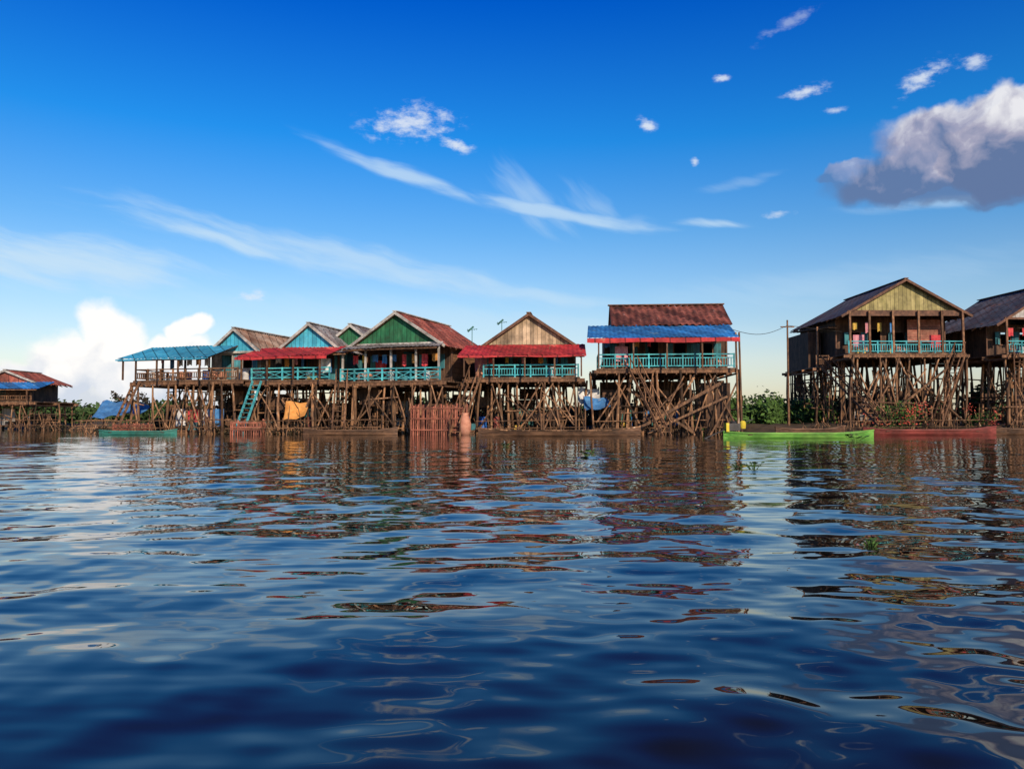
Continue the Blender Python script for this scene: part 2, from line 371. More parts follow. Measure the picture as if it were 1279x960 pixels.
# --- little green gable house set back
h=House(-10.9,54.6,-.22,3.5)
h.deck(-1.9,2.4,-.6,5,6,3,braces=5)
h.body(-1.7,1.9,.6,4.8,5.9,'wall_brown',door=.2)
h.gable(-1.9,2.0,-.6,5.2,5.9,7.35,'roof_grey','gable_green'); h.rail((-1.8,-.5),(2.3,-.5),.75); h.done()
# --- big green gable house, red-brown roof
h=House(-7.1,50.2,-.33,3.3)
h.deck(-3.6,3.4,-1.2,7.6,11,4,braces=13)
h.body(-2.9,3.0,1.4,7.4,5.6,'wall_brown','wall_palm',door=.0,wins=(-1.8,1.7),shutter='wall_teal')
h.gable(-3.0,3.1,-.7,7.8,5.65,7.6,'roof_red','gable_green',gy=-.4)
h.awning(-4.1,-2.9,-1.5,1.4,5.1,5.7,'roof_grey')
h.awning(-3.2,3.4,-1.7,-.5,5.3,5.6,'roof_grey',edge='trim_w')
h.posts([-3.4,-1.8,0,1.7,3.2],-1.05,5.35,'trim_w')
h.rail((-3.5,-1.1),(3.3,-1.1),.75,kind='x'); h.laundry(-3.2,3,-.3,5.0,9); h.clutter(-3.2,3.1,-.8,1,3.3,9)
h.ladder((-3.3,-1.3,3.25),(-2.3,-3.4,-.1)); h.done()
# --- beige gable, red awning
h=House(.95,50,-.1,3.5)
h.deck(-3.6,3.3,-1.2,7.2,11,4,braces=12)
h.body(-2.8,2.9,1.4,7,5.6,'wall_brown','wall_palm',door=-.3,wins=(-1.9,1.6))
h.gable(-2.9,3.0,.6,7.4,5.65,7.65,'roof_rust','gable_beige',trim='trim_b')
h.awning(-4.1,3.7,-1.9,.7,4.8,5.65,'aw_red',val='aw_red',vh=.12,posts=[-3.7,-1.9,0,1.8,3.4])
h.rail((-2.6,-1.1),(3.2,-1.1),.75); h.laundry(-2.6,2.6,.2,5.0,5); h.clutter(-3.2,3,-.8,1,3.5,7)
h.ladder((-3.1,-1.3,3.45),(-4.0,-3.6,-.1)); h.done()
# --- rusty iron roof house, blue awning
h=House(9.5,50,-.08,4.05)
h.deck(-4.2,4.2,-1.2,7.4,11,4,r=.1,braces=9)
h.body(-3.6,4.15,1.6,7.2,6.7,'wall_brown','wall_brown',door=-.6,wins=(-2.4,1.2,2.9))
r=h.p('roof','roof_rust')
r.sheet((-3.2,.7,6.9),(4.4,.7,6.9),(4.4,4.2,8.65),(-3.2,4.2,8.65),pitch=.42,amp=.06)
r.sheet((4.4,7.7,6.8),(-3.2,7.7,6.8),(-3.2,4.2,8.65),(4.4,4.2,8.65),pitch=.42,amp=.06)
h.p('ridge_cap','trim_b').beam((-3.3,4.2,8.7),(4.5,4.2,8.7),.35,.07)
g=h.p('gable','wall_brown')
for xx in(-3.1,4.25): g.add([(xx,1.2,6.7),(xx,7.2,6.7),(xx,4.2,8.5),(xx+.05,1.2,6.7),(xx+.05,7.2,6.7),(xx+.05,4.2,8.5)],[(0,1,2),(5,4,3),(0,3,4,1),(1,4,5,2),(2,5,3,0)])
h.awning(-4.8,4.3,-1.9,1.0,5.85,6.95,'aw_blue',val='aw_red',vh=.28,posts=[-4.1,-2,0,2.1,4.1])
h.rail((-4.1,-1.1),(4.1,-1.1),.85); h.rail((-4.1,-1.1),(-4.1,1.4),.85); h.laundry(-3.8,-.2,.4,6.0,4); h.clutter(-3.8,3.8,-.8,1.2,4.05,7)
st=h.p('stilts','stilt')
st.beam((-2.2,-1.6,.1),(3.2,-1.5,3.1),.18); st.beam((-2.4,-1.4,2.8),(1.6,-1.6,.1),.15); st.beam((-1.2,-1.7,.1),(3.6,-1.5,2.3),.13)
for x in(4.3,4.5): st.pole((x,-1.3,-1),(x-.1,-1.2,6.2),.08,.06)
lw=h.p('lean_to_wall','wall_brown'); lw.box(2.2,4.1,.2,.26,.4,3.2); lw.box(-3.9,-2.0,3.0,3.06,.3,3.4); lw.box(-1.0,1.6,4.2,4.26,.3,3.5)
h.ladder((-2.0,-1.3,4.0),(-.2,-3.4,-.1)); h.done()
# --- tall olive gable house on the bank
h=House(28.3,58,0,5.65,base=-.3)
h.deck(-4.3,4.1,-1.0,9,10,5,r=.11,braces=16)
h.body(-4.1,4.0,1.6,9,8.6,'wall_brown','wall_brown',door=-1.2,wins=(-2.7,.6))
h.p('front_panel','wall_brick').box(.9,3.4,.9,.98,6.6,8.3)
h.gable(-4.0,4.0,-.9,9.6,8.75,11.0,'roof_dark','gable_olive',trim='trim_b',gy=-.5,oh=.7)
h.p('fascia','trim_b').box(-4.2,4.2,-.75,-.66,8.35,8.75)
h.posts([-4.1,-2.7,-1,.8,2.5,4.0],-.9,8.7,'beam',.14)
h.rail((-4.2,-.9),(4.0,-.9),.85); h.laundry(-3.6,0,.1,8.0,4); h.clutter(-3.8,3.7,-.5,1.2,5.65,7)
h.awning(-5.0,-4.1,1,9.3,7.8,8.3,'roof_grey')
h.deck(-5.4,-4.4,2,9,3,4,braces=4,zf=4.9); h.rail((-5.4,2.1),(-4.5,2.1),.8,'beam',zf=4.9)
h.posts([-5.3],2.2,7.9,zf=4.9)
h.p('side_annex','wall_brown').box(-5.3,-4.3,4,8.8,4.92,7.7)
h.ladder((-4.9,1.9,4.9),(-3.0,-3.2,.5)); h.ladder((3.6,-1.2,5.6),(.6,-3.4,.5))
st=h.p('stilts','stilt'); st.pole((-2.8,-1.3,.3),(2.6,-1.4,4.6),.1,.08); st.pole((3.9,-1.4,.5),(-.3,-1.3,4.4),.09,.07)
h.done()
# --- dark-roofed house at right edge
h=House(38.4,56.5,.05,5.5,base=-.3)
h.deck(-4.2,4.4,-1,8,9,5,r=.11,braces=14)
h.body(-3.9,4.2,1.6,8,7.8,'wall_brown','wall_brown',door=-1,wins=(-2.5,1.5,3))
h.gable(-4.0,4.4,-.9,8.6,8.0,10.6,'roof_dark','wall_grey',trim='trim_b',oh=.8)
h.posts([-4.1,-2.4,-.6,1.2,3,4.3],-.9,7.9,'beam',.14)
h.rail((-4.1,-.9),(4.3,-.9),.85); h.laundry(-3.5,3,.1,7.4,6); h.clutter(-3.6,3.7,-.5,1.2,5.5,6)
h.ladder((-3.4,-1.2,5.45),(-5.0,-3.6,.5)); h.done()
# --- small far house at left edge
h=House(-45.4,70,0,2.5)
h.deck(-4,4,-1,6,8,3,braces=8)
h.body(-3,2.4,1.2,5.8,4.3,'wall_brown',door=0)
h.gable(-2.4,3.3,.8,6.2,4.2,5.3,'roof_red','roof_red')
h.awning(-4,4.9,-1.8,1.0,3.55,4.25,'aw_blue',posts=[-3.8,-1,1.5,4]); h.rail((-3.9,-.9),(3.9,-.9),.7,'beam'); h.done()

# ------------------------------------------------------------------ water with modelled waves
rng=np.random.default_rng(5)
ys=np.concatenate([-np.geomspace(300,2,26), np.linspace(-1.6,1.1,14), np.exp(np.arange(math.log(1.15),math.log(75),.0066)), np.geomspace(80,6000,30)])
ncol=660
u=np.linspace(-1,1,ncol); hw=2.4+.92*np.abs(ys)
X=hw[:,None]*u[None,:]; Y=np.repeat(ys[:,None],ncol,1)
cell=np.maximum(np.gradient(ys),2*hw/ncol)[:,None]
Z=np.zeros_like(X)
# slow patches of calmer and rougher water
patch=1+.45*np.sin(.53*X+.31*Y+1)*np.sin(.29*Y-.6*X+2)+.2*np.sin(1.1*X-.4*Y)
for k in range(76):
    lam=math.exp(rng.uniform(math.log(.16),math.log(1.4))); th=math.radians(90+18+rng.normal(0,42))
    kx,ky=math.cos(th)*2*math.pi/lam, math.sin(th)*2*math.pi/lam
    sl=.0082*rng.uniform(.4,1.5)*(1.15 if lam>.4 else .85)
    att=np.clip((lam/cell-3)/3,0,1)
    ph=rng.uniform(0,6.28)
    Z+= sl*lam/(2*math.pi)*att*patch*np.sin(kx*X+ky*Y+ph+1.3*np.sin(.8*X*math.cos(k)+.7*Y*math.sin(k*1.7)))
for k in range(6):
    lam=rng.uniform(1.5,3.0); th=math.radians(90+25+rng.normal(0,28)); Z+=.007*lam/6.28*np.sin((math.cos(th)*X+math.sin(th)*Y)*6.28/lam+k)*np.clip((lam/cell-3)/3,0,1)*np.clip(1.3-Y/30,.35,1)
nr=len(ys)
co=np.stack([X,Y,Z],-1).reshape(-1,3)
i=np.arange(nr*ncol).reshape(nr,ncol)
q=np.stack([i[:-1,:-1],i[:-1,1:],i[1:,1:],i[1:,:-1]],-1).reshape(-1,4)
me=bpy.data.meshes.new('water'); me.vertices.add(len(co)); me.vertices.foreach_set('co',co.ravel().astype('f'))
me.loops.add(q.size); me.loops.foreach_set('vertex_index',q.ravel().astype('i'))
me.polygons.add(len(q)); me.polygons.foreach_set('loop_start',(np.arange(len(q))*4).astype('i'))
me.update(calc_edges=True); me.validate()
me.polygons.foreach_set('use_smooth',np.ones(len(me.polygons),dtype=bool))
wo=bpy.data.objects.new('water',me); scene.collection.objects.link(wo)
m,nt,b=new_mat('lake_water'); N,L=nt.nodes,nt.links
b.inputs['Base Color'].default_value=(0.008,0.007,0.006,1); b.inputs['Roughness'].default_value=.02; b.inputs['IOR'].default_value=1.35
tc=N.new('ShaderNodeTexCoord')
mp=N.new('ShaderNodeMapping'); mp.inputs['Scale'].default_value=(.55,1.5,1); mp.inputs['Rotation'].default_value=(0,0,.15); L.new(tc.outputs['Object'],mp.inputs['Vector'])
n1=N.new('ShaderNodeTexNoise'); n1.inputs['Scale'].default_value=2.0; n1.inputs['Detail'].default_value=2; n1.inputs['Roughness'].default_value=.45
L.new(mp.outputs[0],n1.inputs['Vector'])
bp=N.new('ShaderNodeBump'); bp.inputs['Strength'].default_value=1; bp.inputs['Distance'].default_value=.011
L.new(n1.outputs['Fac'],bp.inputs['Height']); L.new(bp.outputs[0],b.inputs['Normal'])
me.materials.append(m)

# ------------------------------------------------------------------ ground (bank reaching the horizon)
xs=np.concatenate([-np.geomspace(5000,70,16),np.linspace(-66,66,100),np.geomspace(70,5000,16)])
yg=np.concatenate([np.linspace(52,95,60),np.geomspace(98,6500,22)])
vs=[];nx=len(xs)
def shore(x):
    x=max(-90,min(90,x))
    t=1/(1+math.exp(-(x-17)/1.5)); l=1/(1+math.exp((x+27)/2))
    return 61*(1-t)+55.5*t+20*l
for y in yg:
    for x in xs:
        n=.10*math.sin(x*.9+y*.4)+.08*math.sin(x*2.1-y*1.3)+.06*math.sin(x*3.7+y*2.9)
        vs.append((x,y,max(-.9,min(.55,(y-shore(x))*.28))+n))
g=P(); g.add(vs,[(j*nx+i,j*nx+i+1,(j+1)*nx+i+1,(j+1)*nx+i) for j in range(len(yg)-1) for i in range(nx-1)])
g.out('ground','mud',smooth=True)

# ------------------------------------------------------------------ vegetation
t=P()
x=-130
while x<150:
    hgt=R.uniform(1.8,3.3); t.leaves((x,R.uniform(98,112),.2),(R.uniform(2.5,4.5),2.5,hgt),600,.6); x+=R.uniform(1.5,3.2)
t.out('distant_tree_line','leaf')
t=P()
for k in range(12):
    t.leaves((-50+k*2.0,R.uniform(84,90),.2),(1.9,1.6,R.uniform(1.9,3.0)),650,.5)
t.out('lakeside_bushes','leaf')
t=P()
for k in range(28):
    x=-26+k*1.55; t.leaves((x,R.uniform(60,65),.1),(1.5,1.2,R.uniform(1.6,2.8)),600,.40)
t.out('dark_scrub_backdrop','leaf_dark')  # dark scrub added as a backdrop to deepen the gloom behind the stilts
t=P()
for k in range(13):
    t.leaves((15.0+k*.75+R.uniform(-.2,.2),R.uniform(59.5,66),.2),(1.1,1,R.uniform(1.7,2.6)),800,.34)
t.out('green_bush','leaf_bright')
t=P()
for k in range(20):
    t.leaves((21+k*1.2,R.uniform(63,69),.4),(1.3,1.2,R.uniform(1.8,3.2)),560,.38)
t.out('bank_shrubs','leaf')
e=empty('flowering_shrub',(27.3,56.1,.3)); t=P(); t.leaves((0,0,0),(2.4,.6,1.8),700,.17); t.out('leaves','leaf_bright',e)
t=P(); t.leaves((0,-.1,.3),(2.4,.6,1.5),260,.15); t.out('blossoms','flower',e)
e=empty('flowering_shrub',(32.6,56.1,.3)); t=P(); t.leaves((0,0,0),(1.6,.6,1.2),400,.17); t.out('leaves','leaf_bright',e)
t=P(); t.leaves((0,-.1,.3),(1.6,.6,1.2),120,.15); t.out('blossoms','flower',e)
# small tree far left behind pavilion
e=empty('small_tree',(-30.5,64,0)); t=P()
t.pole((0,0,-.5),(.1,0,1.8),.1,.07,bend=.1)
lf=P()
for k in range(9):
    a=k*.7; c=(math.cos(a)*1.1,math.sin(a)*.9,2.2+.3*(k%3)); t.pole((.1,0,1.0+.08*k),c,.045,.02,bend=.1); lf.leaves((c[0],c[1],c[2]-.3),(.5,.5,.6),60,.18)
t.out('trunk','beam',e); lf.out('crown','leaf_dark',e)

# floating plants
def hyacinth(x,y,s):
    e=empty('water_hyacinth',(x,y,0)); p=P()
    for k in range(16):
        a=R.uniform(0,6.28); r=R.uniform(.2,1)*s; tip=Vector((math.cos(a)*r,math.sin(a)*r,R.uniform(.2,.6)*s))
        p.pole((math.cos(a)*r*.3,math.sin(a)*r*.3,-.02),tip,.006,.004,n=4)
        d=Vector((math.cos(a),math.sin(a),.4))*s*.3; w=Vector((-math.sin(a),math.cos(a),.1))*s*.2
        p.add([tip-d*.3,tip+w,tip+d*.6+w*.5,tip+d,tip+d*.6-w*.5,tip-w],[(0,1,2,3,4,5)])
    p.out('leaves','leaf_bright',e)
hyacinth(1.9,19.6,.28); hyacinth(4.45,14.8,.2); hyacinth(2.55,5.75,.08); hyacinth(4.25,15.1,.14); hyacinth(15,35,.5); hyacinth(-.2,27,.2)

# ------------------------------------------------------------------ boats
def boat(x,y,rz,Ln,beam,hh,hull,inside='boat_wood',stripe=None,motor=False):
    e=empty('wooden_longboat',(x,y,0),rz); n=22; v=[];vi=[]
    p=P(); q=P(); rim=P(); prev=None
    for i in range(n+1):
        t=i/n*2-1; w=beam/2*(1-abs(t)**3.2)+.04; sh=hh+hh*1.1*max(0,abs(t)-.55)**1.5*(2.2 if t>0 else 1.3); kz=-.12+ .9*hh*max(0,abs(t)-.72)**1.3*3
        X_=t*Ln/2
        sec=[(X_,-w,sh),(X_,-w*.85,sh*.45+kz*.4),(X_,-w*.5,kz),(X_,w*.5,kz),(X_,w*.85,sh*.45+kz*.4),(X_,w,sh)]
        v+=sec; vi+=[(a,b_*.9,c+ (0.04 if 0<k<5 else -.005)) for k,(a,b_,c) in enumerate(sec)]
        c0,c1=Vector((X_,-w,sh+.02)),Vector((X_,w,sh+.02))
        if prev: rim.beam(prev[0],c0,.07,.06); rim.beam(prev[1],c1,.07,.06)
        prev=(c0,c1)
    fs=[(i*6+k,(i+1)*6+k,(i+1)*6+k+1,i*6+k+1) for i in range(n) for k in range(5)]
    p.add(v,fs); p.add(v[:6],[(0,1,2,3,4,5)]); p.add(v[-6:],[(5,4,3,2,1,0)])
    p.out('hull',hull,e); q.add(vi,fs); q.out('inner_hull',inside,e); rim.out('gunwale',stripe or hull,e)
    s=P()
    for k in range(-3,4): s.beam((k*Ln/9,-beam*.42,hh*.8),(k*Ln/9,beam*.42,hh*.8),.2,.03)
    s.out('thwarts',inside,e)
    if motor:
        X0=-Ln/2
        mo=P(); mo.box(X0+.25,X0+.8,-.18,.18,hh+.15,hh+.5); mo.pole((X0+.3,0,hh+.3),(X0-1.3,-.3,-.15),.035); mo.pole((X0+.8,0,hh+.45),(X0+1.5,.1,hh+.7),.025)
        mo.lathe((X0+.5,0,hh+.5),[(.15,0),(.16,.08),(.1,.12),(.01,.12)]); mo.pole((X0+.45,.2,hh-.1),(X0+.45,.2,hh+.2),.05); mo.out('outboard_motor','metal',e)
        f=P(); f.lathe((X0+.95,-.05,hh+.25),[(.01,0),(.13,0),(.15,.12),(.15,.3),(.08,.38),(.01,.39)]); f.box(X0+.1,X0+.24,-.22,.22,hh+.1,hh+.52); f.out('fuel_can','yellow',e,)
    return e
boat(14.0,39.2,.02,7.4,.9,.22,'boat_green','boat_wood',stripe='boat_green',motor=True)
boat(2.6,44,-.01,8.9,1.0,.30,'boat_wood','boat_wood',stripe='stilt')
boat(24.2,46.5,-.03,7.6,1.0,.30,'boat_red',motor=False)
boat(31.5,47.5,.04,7.0,1.0,.34,'boat_wood')
boat(-22.6,48.5,.05,4.6,.8,.18,'boat_teal')
boat(-9.5,47.2,.06,5.5,.8,.26,'boat_wood')
boat(18.8,50.5,.25,5.0,.9,.3,'boat_wood')
boat(-28,66,.25,5.0,.9,.3,'boat_wood')

# ------------------------------------------------------------------ things at the waterline
def cage(x,y,rz,w,d,hh,z0=-.2):
    e=empty('fish_cage',(x,y,0),rz); p=P(); n=int(w/.13)
    for i in range(n+1):
        X_=-w/2+w*i/n
        for Y_ in(-d/2,d/2): p.beam((X_,Y_,z0),(X_+R.uniform(-.05,.05),Y_,hh+R.uniform(-.12,.15)),.07,.03)
    for i in range(int(d/.13)+1):
        Y_=-d/2+i*.13
        for X_ in(-w/2,w/2): p.beam((X_,Y_,z0),(X_,Y_,hh),.03,.07)
    for z in(.3,hh*.55,hh*.9):
        p.beam((-w/2,-d/2-.04,z),(w/2,-d/2-.04,z),.05,.07); p.beam((-w/2,d/2+.04,z),(w/2,d/2+.04,z),.05,.07)
    p.out('slats','cage',e)
cage(-4.3,48.2,-.05,3.3,1.6,1.75); cage(-24.0,50.8,.1,2.0,1.2,.6); cage(35,52,.1,2.4,1.4,1.0); cage(-16.3,49.5,.1,1.8,1.2,.8)
e=empty('clay_water_jar',(-2.75,47.0,0)); p=P(); p.lathe((0,0,-.1),[(.01,0),(.22,0),(.33,.35),(.36,.75),(.25,1.15),(.17,1.3),(.22,1.4),(.16,1.38)],20); p.out('jar_body','clay',e,True)
def tarp(name,x,y,rz,w,d,z0,z1,mat):
    e=empty(name,(x,y,0),rz); p=P(); p.sheet((-w/2,-d/2,z0),(w/2,-d/2,z0+.1),(w/2,d/2,z1),(-w/2,d/2,z1),pitch=1.1,amp=.09,sag=.12); p.out('tarp_sheet',mat,e,True)
    s=P()
    for a in(-1,1):
        s.pole((a*w/2*.95,-d/2*.9,-.8),(a*w/2*.95,-d/2*.9,z0+.1),.04); s.pole((a*w/2*.95,d/2*.9,-.8),(a*w/2*.95,d/2*.9,z1+.1),.04)
    s.out('poles','stilt',e)
tarp('orange_tarp',-13.4,49.6,0,1.4,.8,.9,2.0,'tarp_orange')
tarp('blue_tarp_shelter',-26.6,54.5,.1,3.2,2.2,1.1,2.1,'tarp_blue')
tarp('blue_tarp_shelter',5.3,50.1,0,1.6,1.0,1.5,2.3,'tarp_blue')
tarp('white_tarp',4.9,51.0,0,1.4,.8,1.9,2.9,'cloth_white')
def fence(x0,x1,y,h0,h1,name='stick_fence'):
    e=empty(name,((x0+x1)/2,y,0)); p=P(); L_=(x1-x0)
    for k in range(int(L_*4)):
        x=-L_/2+R.random()*L_; p.pole((x,R.uniform(-.4,.4),-.6),(x+R.uniform(-.6,.6),R.uniform(-.4,.4),R.uniform(h0,h1)),.03*R.uniform(.6,1.5),.018,n=5,bend=.08)
    for z in(.35,.8): p.pole((-L_/2,-.3,z),(L_/2,-.3,z+.1),.03,n=5)
    p.out('sticks','stilt',e)
fence(-24.5,-18,49.6,.3,2.0); fence(-17.5,-8,49.2,.3,1.8); fence(-8,-3,49.3,.5,1.8); fence(-2.2,4.5,49.0,.3,1.5); fence(5,13.5,49.2,.3,1.3)
fence(23,34,56,.8,2.2); fence(34,44,54.6,.8,2.4); fence(-47,-38,68,.4,2.0); fence(-28,-24,52,.2,1.0); fence(-38,-35,70,.3,2.2)
# brush piles and driftwood
for (x,y,w) in((-25.5,51.2,1.6),(-10,50.5,1.5),(1,51.5,2),(7,52,2),(13.5,52,1.2),(21.5,55,1.8),(-40,69.5,2.5),(36,55,2),(-18,51,2),(-14,50.3,1.5)):
    e=empty('brush_pile',(x,y,0)); p=P(); p.leaves((0,0,-.05),(w,.7,.6),300,.2); p.out('twigs','leaf_dark',e)
    s=P()
    for k in range(26): a=R.uniform(-w,w); s.pole((a,R.uniform(-.5,.5),0),(a+R.uniform(-.9,.9),R.uniform(-.5,.5),R.uniform(.2,1)),.03,.015,n=5)
    s.out('branches','stilt',e)
# floating platforms with goods
for (x,y,w) in((-14.5,51.5,4),(-1,52,5),(9,53,6),(-20,53,5)):
    e=empty('floating_platform',(x,y,0)); p=P(); p.box(-w/2,w/2,-1,1,.12,.24)
    for k in range(9): p.pole((-w/2,-.9+k*.22,.02),(w/2,-.9+k*.22,.02),.09)
    p.out('bamboo_raft','deck',e)
    for k in range(int(w*1.6)):
        X_=R.uniform(-w/2+.3,w/2-.3);Y_=R.uniform(-.7,.7); q=P(); c=R.randrange(3)
        if c==0: q.lathe((X_,Y_,.24),[(.01,0),(.26,0),(.28,.06),(.26,.4),(.28,.43),(.26,.82),(.24,.85),(.01,.85)]); q.out('barrel',R.choice(['plastic_blue','boat_red','metal']),e)
        elif c==1: q.box(X_-.35,X_+.35,Y_-.25,Y_+.25,.24,.24+R.uniform(.25,.6)); q.out('crate',R.choice(['boat_wood','cloth_yel','wall_teal']),e)
        else: q.cloth(X_-.5,X_+.5,.5,1.6,Y_,.06); q.out('drying_net',R.choice(['net','cloth_red','tarp_blue','cloth_white']),e)
# utility pole, wire, antennas
e=empty('utility_pole',(20.2,58.5,0)); p=P(); p.pole((0,0,-.3),(0,0,8.2),.09,.06); p.beam((-.5,0,7.7),(.5,0,7.7),.08); p.out('pole','beam',e)
p=P(); a=Vector((-6.3,-7.6,6.7)); c=Vector((0,0,7.8)); pr=a
for k in range(1,13):
    t=k/12; qv=a.lerp(c,t)-Vector((0,0,.5*math.sin(math.pi*t))); p.pole(pr,qv,.018,n=4); pr=qv
a,c=Vector((0,0,7.8)),Vector((4.2,.5,7.4)); p.pole(a,c,.018,n=4); p.out('cable','wire',e)
for (x,y,zt,zb) in((-2.7,54,7.0,5.2),(-.7,55,7.6,5.6)):
    e=empty('tv_antenna',(x,y,0)); p=P(); p.pole((0,0,zb),(0,0,zt),.025,n=5); p.beam((-.35,0,zt-.05),(.35,.1,zt+.05),.03)
    for k in range(5): p.beam((-.3+k*.15,-.3,zt),(-.3+k*.15,.3,zt),.02)
    p.beam((-.3,0,zt-.15),(.1,0,zt+.2),.05,.12); p.out('mast','net',e)

# ------------------------------------------------------------------ sun + sky
az,el=math.radians(158),math.radians(25)
sd=Vector((math.sin(az)*math.cos(el),math.cos(az)*math.cos(el),math.sin(el)))
ld=bpy.data.lights.new('sun','SUN'); ld.energy=5.0; ld.angle=math.radians(.5); ld.color=(1,.81,.60)
lo=bpy.data.objects.new('sun',ld); scene.collection.objects.link(lo); lo.rotation_euler=sd.to_track_quat('Z','Y').to_euler(); lo.location=(20,-30,40)

W=bpy.data.worlds.new('World'); scene.world=W; W.use_nodes=True; nt=W.node_tree; N,L=nt.nodes,nt.links
try:
    W.cycles.sampling_method='MANUAL'; W.cycles.sample_map_resolution=256
except Exception: pass
bg=N['Background']; bg.inputs['Strength'].default_value=.1
sky=N.new('ShaderNodeTexSky'); sky.sky_type='NISHITA'; sky.sun_disc=False; sky.sun_elevation=el; sky.sun_rotation=az
sky.air_density=1.0; sky.dust_density=.6; sky.ozone_density=2.5
tc=N.new('ShaderNodeTexCoord'); sp=N.new('ShaderNodeSeparateXYZ'); L.new(tc.outputs['Generated'],sp.inputs[0])
def math_(op,a,b=None,clamp=False):
    n=N.new('ShaderNodeMath'); n.operation=op; n.use_clamp=clamp
    for i,v in enumerate((a,b)):
        if v is None: continue
        if isinstance(v,(int,float)): n.inputs[i].default_value=v
        else: L.new(v,n.inputs[i])
    return n.outputs[0]
A=math_('ARCTAN2',sp.outputs['X'],sp.outputs['Y']); E=math_('ARCSINE',sp.outputs['Z'])
cb=N.new('ShaderNodeCombineXYZ'); L.new(A,cb.inputs[0]); L.new(E,cb.inputs[1])
def warp(scale,amt,det=5):
    n=N.new('ShaderNodeTexNoise'); n.inputs['Scale'].default_value=scale; n.inputs['Detail'].default_value=det; L.new(cb.outputs[0],n.inputs['Vector'])
    s=N.new('ShaderNodeVectorMath'); s.operation='SUBTRACT'; L.new(n.outputs['Color'],s.inputs[0]); s.inputs[1].default_value=(.5,.5,.5)
    m=N.new('ShaderNodeVectorMath'); m.operation='SCALE'; L.new(s.outputs[0],m.inputs[0]); m.inputs['Scale'].default_value=amt
    a=N.new('ShaderNodeVectorMath'); a.operation='ADD'; L.new(cb.outputs[0],a.inputs[0]); L.new(m.outputs[0],a.inputs[1]); return a.outputs[0]
w_wisp=warp(6,.045,3); w_cum=warp(18,.06,5)
def noise(vec,rot,sx,sy,det,rough=.6):
    mp=N.new('ShaderNodeMapping'); mp.vector_type='TEXTURE'; mp.inputs['Rotation'].default_value=(0,0,math.radians(rot)); mp.inputs['Scale'].default_value=(1/sx,1/sy,1)
    L.new(vec,mp.inputs['Vector']); n=N.new('ShaderNodeTexNoise'); n.inputs['Scale'].default_value=1; n.inputs['Detail'].default_value=det; n.inputs['Roughness'].default_value=rough
    L.new(mp.outputs[0],n.inputs['Vector']); return n.outputs['Fac']
NO={'w':noise(w_wisp,-13,9,60,4,.6),'f':noise(w_wisp,-42,10,60,3,.55),'p':noise(cb.outputs[0],0,38,75,5,.65)}
AMT={'w':1.7,'f':1.9,'p':3.0}; TOP={'w':1.0,'f':1.2,'p':1.2}; BOT={'w':-.05,'f':.1,'p':.1}
def cloud(u,v,rot,hl,hw_,strength,kind):
    a=math.atan(u); e=math.atan(v*math.cos(a)); c2=math.cos(a)**2
    mp=N.new('ShaderNodeMapping'); mp.vector_type='TEXTURE'
    mp.inputs['Location'].default_value=(a,e,0); mp.inputs['Rotation'].default_value=(0,0,math.radians(rot)); mp.inputs['Scale'].default_value=(hl*c2,hw_*math.cos(a),1)
    L.new({'w':w_wisp,'f':w_wisp,'p':w_wisp if hl>.03 else cb.outputs[0],'c':w_cum}[kind],mp.inputs['Vector'])
    ln=N.new('ShaderNodeVectorMath'); ln.operation='LENGTH'; L.new(mp.outputs[0],ln.inputs[0])
    m=math_('SUBTRACT',1.0,ln.outputs['Value'])      # 1 centre, 0 edge
    mr=N.new('ShaderNodeMapRange'); mr.interpolation_type='SMOOTHSTEP'
    if kind=='c':
        L.new(m,mr.inputs['Value']); mr.inputs['From Min'].default_value=-.05; mr.inputs['From Max'].default_value=.28; return math_('MULTIPLY',mr.outputs[0],strength)
    x=math_('ADD',m,math_('MULTIPLY',math_('SUBTRACT',NO[kind],.5),AMT[kind]))
    L.new(x,mr.inputs['Value']); mr.inputs['From Min'].default_value=BOT[kind]; mr.inputs['From Max'].default_value=TOP[kind]
    env=N.new('ShaderNodeMapRange'); env.interpolation_type='SMOOTHSTEP'; L.new(m,env.inputs['Value']); env.inputs['From Min'].default_value=-.3; env.inputs['From Max'].default_value=.5
    return math_('MULTIPLY',math_('MULTIPLY',mr.outputs[0],env.outputs[0]),strength)
def mx(lst):
    r=lst[0]
    for l in lst[1:]: r=math_('MAXIMUM',r,l)
    return r
wisps=mx([cloud(*a) for a in [
 (-.14,.312,-17,.14,.014,.65,'w'),(.06,.262,-11,.17,.013,.65,'w'),(.02,.285,-42,.09,.03,.4,'f'),(.10,.275,-35,.06,.025,.3,'f'),
 (-.60,.207,-3,.30,.045,.75,'w'),(-.20,.195,-10,.36,.026,.55,'w'),(-.38,.228,-12,.16,.015,.7,'w'),(.0,.155,-6,.22,.012,.45,'w'),
 (.245,.246,0,.07,.008,.6,'w'),(.29,.304,10,.07,.010,.2,'w'),(.54,.272,0,.14,.012,.4,'w'),(-.05,.12,-4,.5,.03,.3,'w'),(.4,.17,3,.3,.03,.2,'w')]])
puffs=mx([cloud(*a) for a in [
 (-.13,.374,0,.070,.026,.8,'p'),(-.075,.346,-10,.034,.010,.85,'p'),(-.33,.156,3,.034,.009,.7,'p'),
 (.17,.374,-22,.020,.009,.85,'p'),(.265,.434,0,.015,.006,.8,'p'),(.232,.326,0,.008,.009,.8,'p'),(.335,.259,0,.028,.007,.5,'p'),
 (.37,.419,-5,.038,.011,.8,'p'),(.41,.392,0,.022,.006,.6,'p'),(.525,.424,22,.05,.018,.8,'p'),(.59,.446,10,.034,.011,.7,'p'),
 (.35,.504,18,.05,.010,.3,'p'),(.63,.41,10,.045,.012,.7,'p')]])
